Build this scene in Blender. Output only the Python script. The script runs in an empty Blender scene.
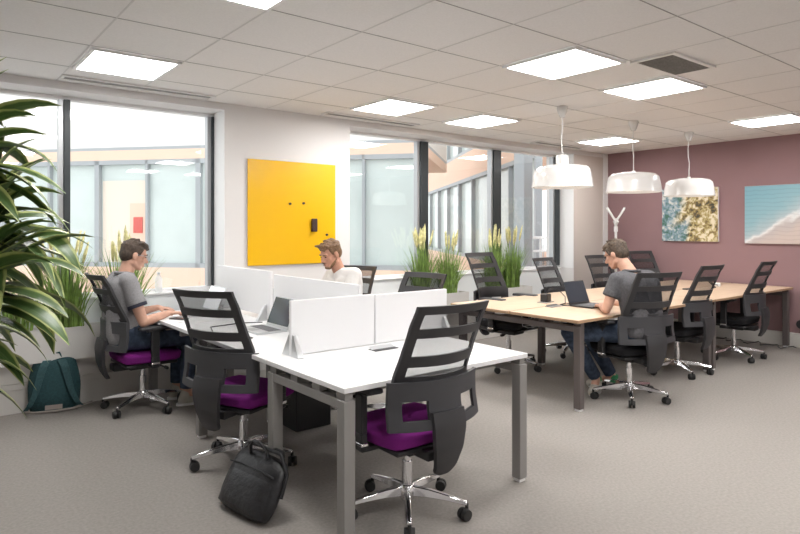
import bpy, bmesh, math, random
from mathutils import Vector, Matrix, Euler
random.seed(7)
PI = math.pi
SC = bpy.context.scene
COL = SC.collection
V = Vector

# ------------------------------------------------------------------ materials
def new_mat(name):
    m = bpy.data.materials.new(name); m.use_nodes = True
    nt = m.node_tree
    return m, nt, nt.nodes['Principled BSDF'], nt.nodes['Material Output']

def mat(name, col, rough=.5, metal=0., spec=.5, noise=0., nscale=20., bump=0., bscale=200., coat=0.):
    m, nt, b, out = new_mat(name)
    b.inputs['Base Color'].default_value = (*col, 1)
    b.inputs['Roughness'].default_value = rough
    b.inputs['Metallic'].default_value = metal
    b.inputs['Specular IOR Level'].default_value = spec
    if coat: b.inputs['Coat Weight'].default_value = coat
    tc = nt.nodes.new('ShaderNodeTexCoord')
    if noise:
        n = nt.nodes.new('ShaderNodeTexNoise'); n.inputs['Scale'].default_value = nscale; n.inputs['Detail'].default_value = 5
        nt.links.new(tc.outputs['Object'], n.inputs['Vector'])
        r = nt.nodes.new('ShaderNodeValToRGB')
        r.color_ramp.elements[0].position = .3; r.color_ramp.elements[1].position = .7
        r.color_ramp.elements[0].color = (*[c*(1-noise) for c in col], 1)
        r.color_ramp.elements[1].color = (*[min(1, c*(1+noise)) for c in col], 1)
        nt.links.new(n.outputs['Fac'], r.inputs['Fac']); nt.links.new(r.outputs['Color'], b.inputs['Base Color'])
    if bump:
        n2 = nt.nodes.new('ShaderNodeTexNoise'); n2.inputs['Scale'].default_value = bscale; n2.inputs['Detail'].default_value = 3
        nt.links.new(tc.outputs['Object'], n2.inputs['Vector'])
        bp = nt.nodes.new('ShaderNodeBump'); bp.inputs['Strength'].default_value = bump; bp.inputs['Distance'].default_value = .01
        nt.links.new(n2.outputs['Fac'], bp.inputs['Height']); nt.links.new(bp.outputs['Normal'], b.inputs['Normal'])
    return m

def emit_mat(name, col, s):
    m, nt, b, out = new_mat(name)
    b.inputs['Base Color'].default_value = (*col, 1)
    b.inputs['Emission Color'].default_value = (*col, 1)
    b.inputs['Emission Strength'].default_value = s
    return m

def see_through(name, col, opac, rough=.6, gloss=False):
    """thin sheet: part clear, part surface"""
    m, nt, b, out = new_mat(name)
    nt.nodes.remove(b)
    t = nt.nodes.new('ShaderNodeBsdfTransparent'); mx = nt.nodes.new('ShaderNodeMixShader')
    d = nt.nodes.new('ShaderNodeBsdfGlossy' if gloss else 'ShaderNodeBsdfDiffuse')
    d.inputs['Color'].default_value = (*col, 1); d.inputs['Roughness'].default_value = rough
    mx.inputs['Fac'].default_value = opac
    nt.links.new(t.outputs[0], mx.inputs[1]); nt.links.new(d.outputs[0], mx.inputs[2]); nt.links.new(mx.outputs[0], out.inputs['Surface'])
    return m

M = {}
M['carpet'] = mat('carpet', (.30, .277, .258), .95, noise=.10, nscale=60, bump=.3, bscale=320, spec=.15)
M['wall'] = mat('white wall paint', (.72, .70, .69), .85, spec=.2)
M['greige'] = mat('warm grey wall paint', (.60, .54, .50), .85, spec=.2)
M['purple'] = mat('mauve wall paint', (.285, .178, .184), .8, noise=.03, nscale=3, spec=.2)
M['tile'] = mat('mineral ceiling tile', (.80, .78, .765), .95, noise=.03, nscale=90, bump=.15, bscale=400, spec=.1)
M['gap'] = mat('dark ceiling joint', (.33, .31, .30), .9)
M['joint'] = mat('soft ceiling joint', (.66, .64, .625), .9)
M['trim_white'] = mat('white painted trim', (.82, .82, .82), .5)
M['trunk'] = mat('off-white trunking', (.62, .60, .57), .5)
M['alu'] = mat('dark window frame', (.035, .042, .046), .4, .2)
M['alu_light'] = mat('grey aluminium', (.42, .43, .44), .35, .6)
M['glass'] = see_through('window glass', (1, 1, 1), .06, .02, True)
M['frost'] = mat('pale spandrel panel', (.84, .87, .88), .4)
M['white_top'] = mat('white desktop laminate', (.83, .83, .835), .32, noise=.01)
M['desk_grey'] = mat('grey desk frame', (.27, .26, .25), .45, .15)
M['desk_dark'] = mat('dark bronze desk frame', (.135, .115, .11), .4, .2)
M['screen_white'] = mat('white desk screen panel', (.80, .80, .81), .45)
M['plastic'] = mat('black plastic', (.022, .022, .024), .42)
M['shell'] = mat('charcoal chair shell', (.042, .042, .047), .5)
M['bar'] = mat('charcoal chair frame', (.032, .031, .034), .5)
M['mesh'] = see_through('black mesh', (.03, .03, .035), .34)
M['chrome'] = mat('polished aluminium', (.80, .80, .82), .14, 1)
M['silver'] = mat('silver aluminium', (.62, .63, .64), .3, .8)
M['purple_seat'] = mat('purple seat fabric', (.215, .018, .215), .85, noise=.1, nscale=200, spec=.2)
M['black_seat'] = mat('black seat fabric', (.016, .016, .018), .9, noise=.1, nscale=200, spec=.2)
M['rubber'] = mat('caster rubber', (.018, .018, .018), .6)
M['yellow'] = mat('yellow glass board', (.80, .45, .008), .22, noise=.015, nscale=2)
M['lamp_white'] = mat('white lamp enamel', (.70, .69, .68), .22, coat=.4)
M['panel_on'] = emit_mat('lit ceiling panel', (1, .985, .965), 22.5)
M['lamp_in'] = emit_mat('lamp diffuser', (1, .95, .88), 1.)
M['pot'] = mat('white planter', (.66, .645, .62), .55)
M['soil'] = mat('potting soil', (.05, .035, .022), 1., noise=.4, nscale=80, bump=.6)
M['grass'] = mat('grass green', (.20, .31, .07), .6, noise=.45, nscale=14)
M['spike'] = mat('pale yellow grass spike', (.68, .64, .32), .7, noise=.25, nscale=30)
M['trunk_bark'] = mat('plant stem bark', (.20, .15, .09), .9, noise=.3, nscale=30)
M['skin'] = mat('skin', (.58, .335, .245), .5, noise=.06, nscale=30, spec=.35)
M['skin2'] = mat('tanned skin', (.55, .29, .20), .5, noise=.06, nscale=30, spec=.35)
M['hair_dark'] = mat('dark brown hair', (.062, .040, .027), .6, noise=.5, nscale=60, bump=.8, bscale=120)
M['hair_light'] = mat('light brown hair', (.19, .105, .052), .6, noise=.5, nscale=60, bump=.8, bscale=120)
M['hair_mid'] = mat('brown hair', (.085, .058, .040), .6, noise=.5, nscale=60, bump=.8, bscale=120)
M['polo'] = mat('heather grey jersey', (.255, .25, .258), .9, noise=.15, nscale=120, bump=.3, bscale=25, spec=.2)
M['polo_dark'] = mat('charcoal jersey', (.105, .103, .11), .9, noise=.2, nscale=60, bump=.4, bscale=22, spec=.2)
M['tee'] = mat('white jersey', (.74, .72, .70), .9, bump=.35, bscale=22, spec=.2)
M['navy'] = mat('navy trim', (.03, .03, .05), .9)
M['jeans'] = mat('blue jeans', (.055, .075, .115), .9, noise=.35, nscale=25, bump=.4, bscale=40, spec=.2)
M['jeans_dark'] = mat('dark jeans', (.035, .045, .065), .9, noise=.35, nscale=25, bump=.4, bscale=40, spec=.2)
M['shoe'] = mat('pale sneaker', (.52, .49, .44), .7, noise=.1)
M['shoe_green'] = mat('green sneaker lining', (.05, .30, .12), .7)
M['eye'] = mat('eye', (.03, .02, .02), .2)
M['nylon'] = mat('black nylon', (.014, .014, .016), .42, noise=.3, nscale=30, bump=.5, bscale=30)
M['teal'] = mat('dark teal canvas', (.018, .060, .068), .85, noise=.2, nscale=60, bump=.3, bscale=150)
M['teal_strap'] = mat('teal webbing', (.025, .072, .080), .8, noise=.2, nscale=60)
M['strap_pale'] = mat('pale webbing', (.28, .25, .23), .8)
M['lcd'] = mat('dark laptop display', (.045, .055, .07), .12)
M['lcd_lit'] = emit_mat('pale laptop display', (.80, .82, .84), .35)
M['keys'] = mat('laptop keys', (.16, .16, .17), .5)
M['paper'] = mat('white paper', (.8, .8, .8), .8)
M['clear_plastic'] = see_through('clear bottle plastic', (.9, .93, .95), .5, .1)
M['cap_blue'] = mat('bottle cap', (.75, .78, .82), .5)
M['peach'] = mat('peach facade render', (.84, .61, .48), .9)
M['facade'] = mat('white facade', (.82, .80, .77), .9)
M['fglass'] = mat('pale facade glazing', (.60, .68, .66), .15, noise=.08, nscale=.8)
M['fframe'] = mat('grey facade frame', (.38, .41, .43), .5)
M['terrace'] = mat('pale terrace', (.72, .71, .69), .9)
M['red'] = mat('red notice', (.62, .10, .08), .6)
M['vent'] = mat('vent metal', (.22, .21, .20), .6, noise=.2, nscale=80)

def wood_mat():
    m, nt, b, out = new_mat('maple laminate')
    tc = nt.nodes.new('ShaderNodeTexCoord'); mp = nt.nodes.new('ShaderNodeMapping')
    mp.inputs['Scale'].default_value = (1.2, 22, 22)
    n = nt.nodes.new('ShaderNodeTexNoise'); n.inputs['Scale'].default_value = 2.2; n.inputs['Detail'].default_value = 6
    r = nt.nodes.new('ShaderNodeValToRGB')
    r.color_ramp.elements[0].color = (.59, .43, .295, 1); r.color_ramp.elements[0].position = .3
    r.color_ramp.elements[1].color = (.69, .53, .395, 1); r.color_ramp.elements[1].position = .7
    nt.links.new(tc.outputs['Object'], mp.inputs['Vector']); nt.links.new(mp.outputs[0], n.inputs['Vector'])
    nt.links.new(n.outputs['Fac'], r.inputs['Fac']); nt.links.new(r.outputs[0], b.inputs['Base Color'])
    b.inputs['Roughness'].default_value = .4
    return m
M['maple'] = wood_mat()
M['maple_edge'] = mat('maple edge band', (.40, .26, .16), .5)

def leaf_mat():
    """dragon tree leaf: dark green with cream-green margins, from the leaf's own width"""
    m, nt, b, out = new_mat('striped leaf')
    uv = nt.nodes.new('ShaderNodeUVMap'); sp = nt.nodes.new('ShaderNodeSeparateXYZ')
    nt.links.new(uv.outputs[0], sp.inputs[0])
    a = nt.nodes.new('ShaderNodeMath'); a.operation = 'SUBTRACT'; a.inputs[1].default_value = .5
    nt.links.new(sp.outputs['X'], a.inputs[0])
    ab = nt.nodes.new('ShaderNodeMath'); ab.operation = 'ABSOLUTE'; nt.links.new(a.outputs[0], ab.inputs[0])
    r = nt.nodes.new('ShaderNodeValToRGB')
    e = r.color_ramp.elements
    e[0].position = 0; e[0].color = (.07, .14, .035, 1)
    e[1].position = .5; e[1].color = (.42, .47, .18, 1)
    for p, c in ((.06, (.10, .17, .06, 1)), (.12, (.06, .12, .03, 1)), (.30, (.075, .14, .035, 1)), (.38, (.38, .43, .15, 1))):
        k = e.new(p); k.color = c
    nt.links.new(ab.outputs[0], r.inputs['Fac']); nt.links.new(r.outputs[0], b.inputs['Base Color'])
    b.inputs['Roughness'].default_value = .38
    return m
M['leaf'] = leaf_mat()

def art_rocks():
    m, nt, b, out = new_mat('aerial picture of rocks and scrub')
    tc = nt.nodes.new('ShaderNodeTexCoord')
    n = nt.nodes.new('ShaderNodeTexNoise'); n.inputs['Scale'].default_value = 17; n.inputs['Detail'].default_value = 10; n.inputs['Distortion'].default_value = .4
    v = nt.nodes.new('ShaderNodeTexNoise'); v.inputs['Scale'].default_value = 3.2; v.inputs['Detail'].default_value = 4
    r = nt.nodes.new('ShaderNodeValToRGB'); e = r.color_ramp.elements
    e[0].position = .34; e[0].color = (.05, .05, .03, 1); e[1].position = .60; e[1].color = (.74, .66, .50, 1)
    for p, c in ((.42, (.22, .15, .06, 1)), (.48, (.36, .28, .10, 1)), (.54, (.54, .46, .26, 1))): k = e.new(p); k.color = c
    r2 = nt.nodes.new('ShaderNodeValToRGB'); e = r2.color_ramp.elements
    e[0].position = .35; e[0].color = (.05, .14, .10, 1); e[1].position = .65; e[1].color = (.62, .62, .58, 1)
    k = e.new(.5); k.color = (.20, .30, .36, 1)
    mx = nt.nodes.new('ShaderNodeMix'); mx.data_type = 'RGBA'
    # a path of blue-green water runs down the left of the picture
    sx = nt.nodes.new('ShaderNodeSeparateXYZ'); nt.links.new(tc.outputs['Generated'], sx.inputs[0])
    ad = nt.nodes.new('ShaderNodeMath'); ad.operation = 'ADD'; nt.links.new(v.outputs['Fac'], ad.inputs[0]); nt.links.new(sx.outputs['Y'], ad.inputs[1])
    r3 = nt.nodes.new('ShaderNodeValToRGB'); r3.color_ramp.elements[0].position = .62; r3.color_ramp.elements[1].position = .72
    mr = nt.nodes.new('ShaderNodeMath'); mr.operation = 'MULTIPLY'; mr.inputs[1].default_value = .6
    nt.links.new(ad.outputs[0], mr.inputs[0]); nt.links.new(mr.outputs[0], r3.inputs['Fac'])
    for q in (n, v): nt.links.new(tc.outputs['Object'], q.inputs['Vector'])
    nt.links.new(n.outputs['Fac'], r.inputs['Fac']); nt.links.new(n.outputs['Fac'], r2.inputs['Fac'])
    nt.links.new(r3.outputs[0], mx.inputs[0]); nt.links.new(r.outputs[0], mx.inputs[6]); nt.links.new(r2.outputs[0], mx.inputs[7])
    nt.links.new(mx.outputs[2], b.inputs['Base Color']); b.inputs['Roughness'].default_value = .6
    return m
def art_beach():
    m, nt, b, out = new_mat('aerial picture of a beach')
    tc = nt.nodes.new('ShaderNodeTexCoord'); sx = nt.nodes.new('ShaderNodeSeparateXYZ')
    nt.links.new(tc.outputs['Generated'], sx.inputs[0])
    n = nt.nodes.new('ShaderNodeTexNoise'); n.inputs['Scale'].default_value = 7; n.inputs['Detail'].default_value = 7
    nt.links.new(tc.outputs['Object'], n.inputs['Vector'])
    # coast line runs diagonally: t = height - along + noise
    s = nt.nodes.new('ShaderNodeMath'); s.operation = 'ADD'
    nt.links.new(sx.outputs['Z'], s.inputs[0]); nt.links.new(sx.outputs['Y'], s.inputs[1])   # Y falls to the right in the picture
    nn = nt.nodes.new('ShaderNodeMath'); nn.operation = 'MULTIPLY_ADD'; nn.inputs[1].default_value = .28
    nt.links.new(n.outputs['Fac'], nn.inputs[0]); nt.links.new(s.outputs[0], nn.inputs[2])
    h = nt.nodes.new('ShaderNodeMath'); h.operation = 'MULTIPLY'; h.inputs[1].default_value = .5; nt.links.new(nn.outputs[0], h.inputs[0])
    r = nt.nodes.new('ShaderNodeValToRGB'); e = r.color_ramp.elements
    e[0].position = 0; e[0].color = (.50, .41, .37, 1); e[1].position = 1; e[1].color = (.20, .40, .48, 1)
    for p, c in ((.44, (.55, .46, .42, 1)), (.53, (.48, .43, .42, 1)), (.565, (.72, .72, .71, 1)), (.60, (.40, .49, .52, 1)), (.72, (.25, .43, .49, 1))):
        k = e.new(p); k.color = c
    nt.links.new(h.outputs[0], r.inputs['Fac'])
    w = nt.nodes.new('ShaderNodeTexWave'); w.inputs['Scale'].default_value = 6; w.inputs['Distortion'].default_value = 3; w.bands_direction = 'Z'
    nt.links.new(tc.outputs['Object'], w.inputs['Vector'])
    r2 = nt.nodes.new('ShaderNodeValToRGB'); r2.color_ramp.elements[0].color = (.74, .70, .70, 1); r2.color_ramp.elements[0].position = .05
    r2.color_ramp.elements[1].position = .25; r2.color_ramp.elements[1].color = (1, 1, 1, 1)
    nt.links.new(w.outputs['Fac'], r2.inputs['Fac'])
    mx = nt.nodes.new('ShaderNodeMix'); mx.data_type = 'RGBA'; mx.blend_type = 'MULTIPLY'; mx.inputs[0].default_value = .3
    nt.links.new(r.outputs[0], mx.inputs[6]); nt.links.new(r2.outputs[0], mx.inputs[7]); nt.links.new(mx.outputs[2], b.inputs['Base Color'])
    b.inputs['Roughness'].default_value = .5
    return m
M['art_rocks'] = art_rocks(); M['art_beach'] = art_beach()

# ------------------------------------------------------------------ mesh builder
class MB:
    def __init__(s): s.v = []; s.f = []; s.uv = []; s.mi = []
    def add(s, vs, fs, mi=0, uvs=None):
        o = len(s.v); s.v += [tuple(p) for p in vs]
        for k, f in enumerate(fs):
            s.f.append([i+o for i in f]); s.mi.append(mi); s.uv.append(uvs[k] if uvs else None)
        return s
    def box(s, c, d, rot=None, mi=0):
        x, y, z = [q/2 for q in d]
        vs = [V((a*x, b*y, e*z)) for a in (-1, 1) for b in (-1, 1) for e in (-1, 1)]
        if rot is not None:
            R = rot if isinstance(rot, Matrix) else Euler(rot).to_matrix()
            vs = [R @ p for p in vs]
        vs = [p+V(c) for p in vs]
        return s.add(vs, [(0, 1, 3, 2), (4, 6, 7, 5), (0, 4, 5, 1), (2, 3, 7, 6), (0, 2, 6, 4), (1, 5, 7, 3)], mi)
    def box2(s, a, b, mi=0):
        return s.box([(p+q)/2 for p, q in zip(a, b)], [abs(q-p) for p, q in zip(a, b)], None, mi)
    def cyl(s, p0, p1, r0, r1=None, n=14, mi=0, cap=True):
        r1 = r0 if r1 is None else r1
        p0, p1 = V(p0), V(p1); d = (p1-p0).normalized()
        a = d.orthogonal().normalized(); b = d.cross(a)
        vs = []
        for p, r in ((p0, r0), (p1, r1)):
            vs += [p+(a*math.cos(2*PI*k/n)+b*math.sin(2*PI*k/n))*r for k in range(n)]
        fs = [(k, (k+1) % n, n+(k+1) % n, n+k) for k in range(n)]
        if cap: fs += [tuple(range(n))[::-1], tuple(range(n, 2*n))]
        return s.add(vs, fs, mi)
    def tube(s, pts, r, n=8, mi=0):
        pts = [V(p) for p in pts]; m = len(pts)
        rs = r if isinstance(r, (list, tuple)) else [r]*m
        vs = []; prev = None
        for i, p in enumerate(pts):
            d = (pts[min(i+1, m-1)]-pts[max(i-1, 0)]).normalized()
            a = d.orthogonal().normalized() if prev is None else (prev-d*prev.dot(d)).normalized()
            prev = a; b = d.cross(a)
            vs += [p+(a*math.cos(2*PI*k/n)+b*math.sin(2*PI*k/n))*rs[i] for k in range(n)]
        fs = [(i*n+k, i*n+(k+1) % n, (i+1)*n+(k+1) % n, (i+1)*n+k) for i in range(m-1) for k in range(n)]
        fs += [tuple(range(n))[::-1], tuple(range((m-1)*n, m*n))]
        return s.add(vs, fs, mi)
    def lathe(s, prof, c=(0, 0, 0), n=40, mi=0):
        vs = [(c[0]+r*math.cos(2*PI*k/n), c[1]+r*math.sin(2*PI*k/n), c[2]+z) for r, z in prof for k in range(n)]
        fs = [(i*n+k, i*n+(k+1) % n, (i+1)*n+(k+1) % n, (i+1)*n+k) for i in range(len(prof)-1) for k in range(n)]
        return s.add(vs, fs, mi)
    def slab(s, fn, nu, nv, mi=0):
        """closed slab: fn(a,b) in 0..1 -> (front, back) points"""
        F, B = [], []
        for j in range(nv+1):
            for i in range(nu+1):
                f, b = fn(i/nu, j/nv); F.append(f); B.append(b)
        N = len(F); w = nu+1; fs = []
        for j in range(nv):
            for i in range(nu):
                q = (j*w+i, j*w+i+1, (j+1)*w+i+1, (j+1)*w+i)
                fs.append(q[::-1]); fs.append(tuple(k+N for k in q))
        ring = [i for i in range(w)]+[j*w+nu for j in range(1, nv+1)]+[nv*w+i for i in range(nu-1, -1, -1)]+[j*w for j in range(nv-1, 0, -1)]
        for k in range(len(ring)):
            a, b = ring[k], ring[(k+1) % len(ring)]
            fs.append((a, b, b+N, a+N))
        return s.add(F+B, fs, mi)
    def build(s, name, mats, parent=None, smooth=None, bevel=0, seg=2, loc=None):
        me = bpy.data.meshes.new(name); me.from_pydata(s.v, [], s.f)
        if not isinstance(mats, (list, tuple)): mats = [mats]
        for q in mats: me.materials.append(q)
        me.polygons.foreach_set('material_index', s.mi)
        if any(u is not None for u in s.uv):
            l = me.uv_layers.new(name='UVMap')
            for p, u in zip(me.polygons, s.uv):
                for k, li in enumerate(p.loop_indices): l.data[li].uv = u[k] if u else (0, 0)
        bm = bmesh.new(); bm.from_mesh(me); bmesh.ops.recalc_face_normals(bm, faces=bm.faces); bm.to_mesh(me); bm.free()
        if smooth: me.shade_smooth(); 
        if smooth and smooth != 'all': me.set_sharp_from_angle(angle=math.radians(smooth))
        o = bpy.data.objects.new(name, me); COL.objects.link(o)
        if parent: o.parent = parent
        if loc: o.location = loc
        if bevel:
            b = o.modifiers.new('Bevel', 'BEVEL'); b.width = bevel; b.segments = seg; b.limit_method = 'ANGLE'; b.angle_limit = math.radians(40)
            me.shade_smooth(); me.set_sharp_from_angle(angle=math.radians(50))
        return o

def tag(o, label=None, cat=None, group=None, kind=None):
    for k, q in (('label', label), ('category', cat), ('group', group), ('kind', kind)):
        if q: o[k] = q
    return o
def thing(name, label, cat, loc=(0, 0, 0), rz=0, group=None, mat3=None):
    o = bpy.data.objects.new(name, None); COL.objects.link(o)
    o.empty_display_size = .1; o.location = loc; o.rotation_euler = (0, 0, rz)
    if mat3 is not None: o.rotation_euler = mat3.to_euler()
    return tag(o, label, cat, group)
def dup(root, loc, rz, label=None, group=None):
    r = root.copy(); COL.objects.link(r); r.location = loc; r.rotation_euler = (0, 0, rz)
    if label: r['label'] = label
    if group: r['group'] = group
    for ch in list(root.children):
        c = ch.copy(); COL.objects.link(c); c.parent = r
        for g in list(ch.children):
            d = g.copy(); COL.objects.link(d); d.parent = c
    return r
def structure(o): o['kind'] = 'structure'; return o

# ------------------------------------------------------------------ camera
H, EYE, YAW = 2.64, 1.46, .673
cd = bpy.data.cameras.new('camera'); cam = bpy.data.objects.new('camera', cd); COL.objects.link(cam)
cam.location = (0, 0, EYE); cam.rotation_euler = (PI/2, 0, -YAW)
cd.sensor_width = 36; cd.lens = 36*611/800; cd.shift_y = -38/800; cd.clip_start = .05; cd.clip_end = 300
SC.camera = cam

# ------------------------------------------------------------------ the room
X0, X1, Y0, YW = -2.2, 8.57, -3.6, 5.5      # left wall, mauve wall, rear wall, face of the window wall
YG = 5.79                                   # glazing plane
SILL, HEAD = .88, 2.575
W1 = (-1.6, 2.285); W2 = (3.69, 7.69)
structure(MB().box2((X0-.1, Y0-.1, -.12), (X1+.1, 6.0, 0)).build('floor', M['carpet']))
b = MB().box2((X0-.1, Y0-.1, H), (X1+.1, 6.0, H+.12))
ceil = structure(b.build('ceiling', M['tile']))
gx = [.89+.605*k for k in range(-6, 13)]; gy = [1.69+.655*j for j in range(-8, 6)]
b = MB()
for y in gy: b.box2((X0, y-.003, H-.002), (X1, y+.003, H+.001))
b.build('shadow_gap', M['gap'], ceil)
b = MB()
for x in gx: b.box2((x-.005, Y0, H-.002), (x+.005, YW, H+.001))
b.build('tile_joint', M['joint'], ceil)

b = MB()
b.box2((X0-.1, YW, HEAD), (X1+.1, 6.0, H))                      # header over the windows
b.box2((X0-.1, YW, 0), (W1[0], 6.0, HEAD)); b.box2((W1[1], YW, 0), (W2[0], 6.0, HEAD)); b.box2((W2[1]+.0, YW, 0), (W2[1]+.001, 6.0, HEAD))
structure(b.build('wall_back', M['wall']))
structure(MB().box2((W2[1]+.001, YW-.002, 0), (X1+.1, 6.0, HEAD)).build('wall_back_end', M['greige']))
b = MB()
for w in (W1, W2): b.box2((w[0], 5.74, 0), (w[1], 6.0, SILL-.02))
structure(b.build('wall_sill', M['frost']))
for i, w in enumerate((W1, W2)):
    structure(MB().box2((w[0], 5.72, SILL-.02), (w[1], YG, SILL)).build('trim_%d' % (i+1), M['trim_white'], bevel=.004))
structure(MB().box2((W2[1]-.006, YW+.001, SILL), (W2[1]-.0005, YG-.021, HEAD)).build('trim_5', M['trim_white']))
structure(MB().box2((W1[1]-.006, YW+.001, SILL), (W1[1]-.0005, YG-.021, HEAD)).build('trim_6', M['trim_white']))
structure(MB().box2((X1, Y0-.1, 0), (X1+.1, YW, H)).build('wall_right', M['purple']))
structure(MB().box2((X0-.1, Y0-.1, 0), (X0, YW, H)).build('wall_left', M['wall']))
structure(MB().box2((X0, Y0-.1, 0), (X1, Y0, H)).build('wall_front', M['wall']))
structure(MB().box2((X1-.13, YW-.012, 0), (X1-.001, YW-.003, H-.001)).build('trim_3', M['trim_white'], bevel=.004))
structure(MB().box2((X1-.045, Y0, 0), (X1-.001, YW-.02, .17)).build('baseboard_right', M['trunk'], bevel=.005))
b = MB()
b.box2((W1[1], YW-.015, 0), (W2[0], YW-.001, .09)); b.box2((W2[1], YW-.017, 0), (X1-.13, YW-.003, .09))
structure(b.build('baseboard_back', M['trunk']))
# heating trunking that runs low along the window recesses
b = MB()
for w in (W1, W2):
    b.box2((w[0], 5.665, .0), (w[1], 5.74, .19)); b.box2((w[0], 5.65, .19), (w[1], 5.74, .235)); b.box2((w[0], 5.668, .235), (w[1], 5.74, .40))
structure(b.build('trim_4', M['trunk'], bevel=.003))

def window(name, w, mulls, left_frame):
    fr = MB()
    for a, c in mulls: fr.box2((a, YG-.05, SILL+.03), (c, YG+.06, HEAD-.03))
    o = structure(fr.build(name, M['alu'], bevel=.004))
    MB().box2((w[0], YG-.02, SILL), (w[1], YG+.05, SILL+.03)).build('bottom_rail', M['trim_white'], o)
    MB().box2((w[0], YG-.02, HEAD-.03), (w[1], YG+.05, HEAD)).build('top_rail', M['trim_white'], o)
    tr = MB()
    for a, c in mulls: tr.box2((a-.035, YG-.03, SILL+.03), (a, YG+.04, HEAD-.03))
    tr.build('sash_edge', M['alu_light'], o)
    MB().box2((w[0], YG+.008, SILL+.03), (w[1], YG+.014, HEAD-.03)).build('glass', M['glass'], o)
    return o
window('window_1', W1, [(-.45, -.38), (.985, 1.035), (2.255, 2.278)], True)
window('window_2', W2, [(3.69, 3.72), (4.90, 5.03), (6.22, 6.37), (7.575, 7.68)], True)

# ------------------------------------------------------------------ ceiling fittings
def ceil_light(cx, cy, label, seen=True):
    t = thing('ceiling_light', label, 'ceiling light', (cx, cy, H-.012), 0, 'square ceiling panels')
    f = MB(); w, d = .58, .63
    f.box((0, d/2-.012, 0), (w, .024, .018)); f.box((0, -d/2+.012, 0), (w, .024, .018)); f.box((w/2-.012, 0, 0), (.024, d-.048, .018)); f.box((-w/2+.012, 0, 0), (.024, d-.048, .018))
    f.build('frame', M['trim_white'], t)
    MB().box((0, 0, .002), (w-.048, d-.048, .010)).build('diffuser', M['panel_on'], t)
R1, R2 = 2.345+.3275, 4.31+.3275
cx = lambda k: .89+.605*k+.3025
ceil_light(cx(0), R2, 'lit ceiling panel above the left window, by the leafy plant')
ceil_light(cx(0), R1, 'lit ceiling panel cut off by the top edge of the picture')
ceil_light(cx(4), R1, 'lit ceiling panel left of the square air grille, largest in view')
ceil_light(cx(6), R1, 'lit ceiling panel right behind the square air grille')
ceil_light(cx(4), R2, 'lit ceiling panel beside the middle slot diffuser, over the yellow board side')
ceil_light(cx(6), R2, 'lit ceiling panel over the tall grass by the second window')
ceil_light(cx(10), R2, 'lit ceiling panel nearest the coat stand')
ceil_light(cx(10), R1, 'lit ceiling panel nearest the mauve wall at the right edge')
for k in (0, 4, 6, 10):
    for yy in (.38+.3275, -1.585+.3275):
        ceil_light(cx(k), yy, 'lit ceiling panel behind the viewer, out of the picture')
def slot(xa, xb, label):
    t = thing('slot_diffuser', label, 'air vent', ((xa+xb)/2, 5.30, H-.008), 0, 'long slot diffusers by the windows')
    L = xb-xa; f = MB()
    f.box((0, .06, 0), (L, .03, .014)); f.box((0, -.055, 0), (L, .02, .014)); f.box((L/2, 0, 0), (.02, .15, .014)); f.box((-L/2, 0, 0), (.02, .15, .014))
    f.build('frame', M['tile'], t)
    MB().box((0, -.003, .002), (L-.02, .09, .008)).build('slot', M['vent'], t)
slot(.90, 2.08, 'long slot diffuser in the ceiling above the left window')
slot(3.26, 4.44, 'long slot diffuser in the ceiling between yellow board and second window')
slot(6.55, 7.6, 'long slot diffuser in the ceiling above the right end of the windows')
t = thing('air_grille', 'square dark air grille in the ceiling between two lit panels', 'air vent', (4.245, 2.19, H-.008))
f = MB(); 
f.box((0, .145, 0), (.60, .03, .014)); f.box((0, -.145, 0), (.60, .03, .014)); f.box((.285, 0, 0), (.03, .26, .014)); f.box((-.285, 0, 0), (.03, .26, .014))
f.build('frame', M['tile'], t)
f = MB(); f.box((0, 0, .003), (.54, .26, .004))
for k in range(18): f.box((-.26+k*.0306, 0, -.002), (.012, .26, .008))
f.build('grille', M['vent'], t)

# pendant lamps
def make_pendant(loc, label):
    t = thing('pendant_lamp', label, 'pendant lamp', loc, 0, 'white pendant lamps over the wooden desks')
    b = MB(); zb = 1.86-H
    b.lathe([(.001, -.005), (.05, -.005), (.052, -.02), (.045, -.05), (.022, -.11), (.001, -.115)], n=24); b.build('ceiling_rose', M['lamp_white'], t, smooth=40)
    b = MB(); b.tube([(0, 0, -.10), (.012, .004, -.20), (.0, .01, -.30), (-.008, 0, -.38), (0, 0, -.46), (0, 0, zb+.21)], .005); b.build('cord', M['lamp_white'], t, smooth=60)
    b = MB()
    b.lathe([(.001, zb+.235), (.018, zb+.235), (.02, zb+.215), (.15, zb+.21), (.23, zb+.195), (.262, zb+.165), (.275, zb+.10), (.288, zb), (.280, zb), (.266, zb+.10), (.252, zb+.16), (.22, zb+.185), (.15, zb+.2), (.001, zb+.205)], n=56)
    b.build('lamp_shade', M['lamp_white'], t, smooth=50)
    MB().lathe([(.001, zb+.03), (.27, zb+.03), (.27, zb+.037), (.001, zb+.037)], n=40).build('diffuser', M['lamp_in'], t, smooth=40)
    return t
pl = make_pendant((4.88, 3.62, H), 'white drum pendant lamp nearest the window, hung against the bright glass')
q1 = dup(pl, (6.14, 3.62, H), .6, 'middle white pendant lamp of the three above the wooden desks')
q2 = dup(pl, (7.38, 3.62, H), 1.1, 'white pendant lamp hung in front of the rocky picture')

zb = 1.86-H
MB().lathe([(.001, zb+.31), (.05, zb+.31), (.058, zb+.30), (.062, zb+.205), (.05, zb+.205)], n=28).build('lamp_neck', M['lamp_white'], pl, smooth=40)

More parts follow.
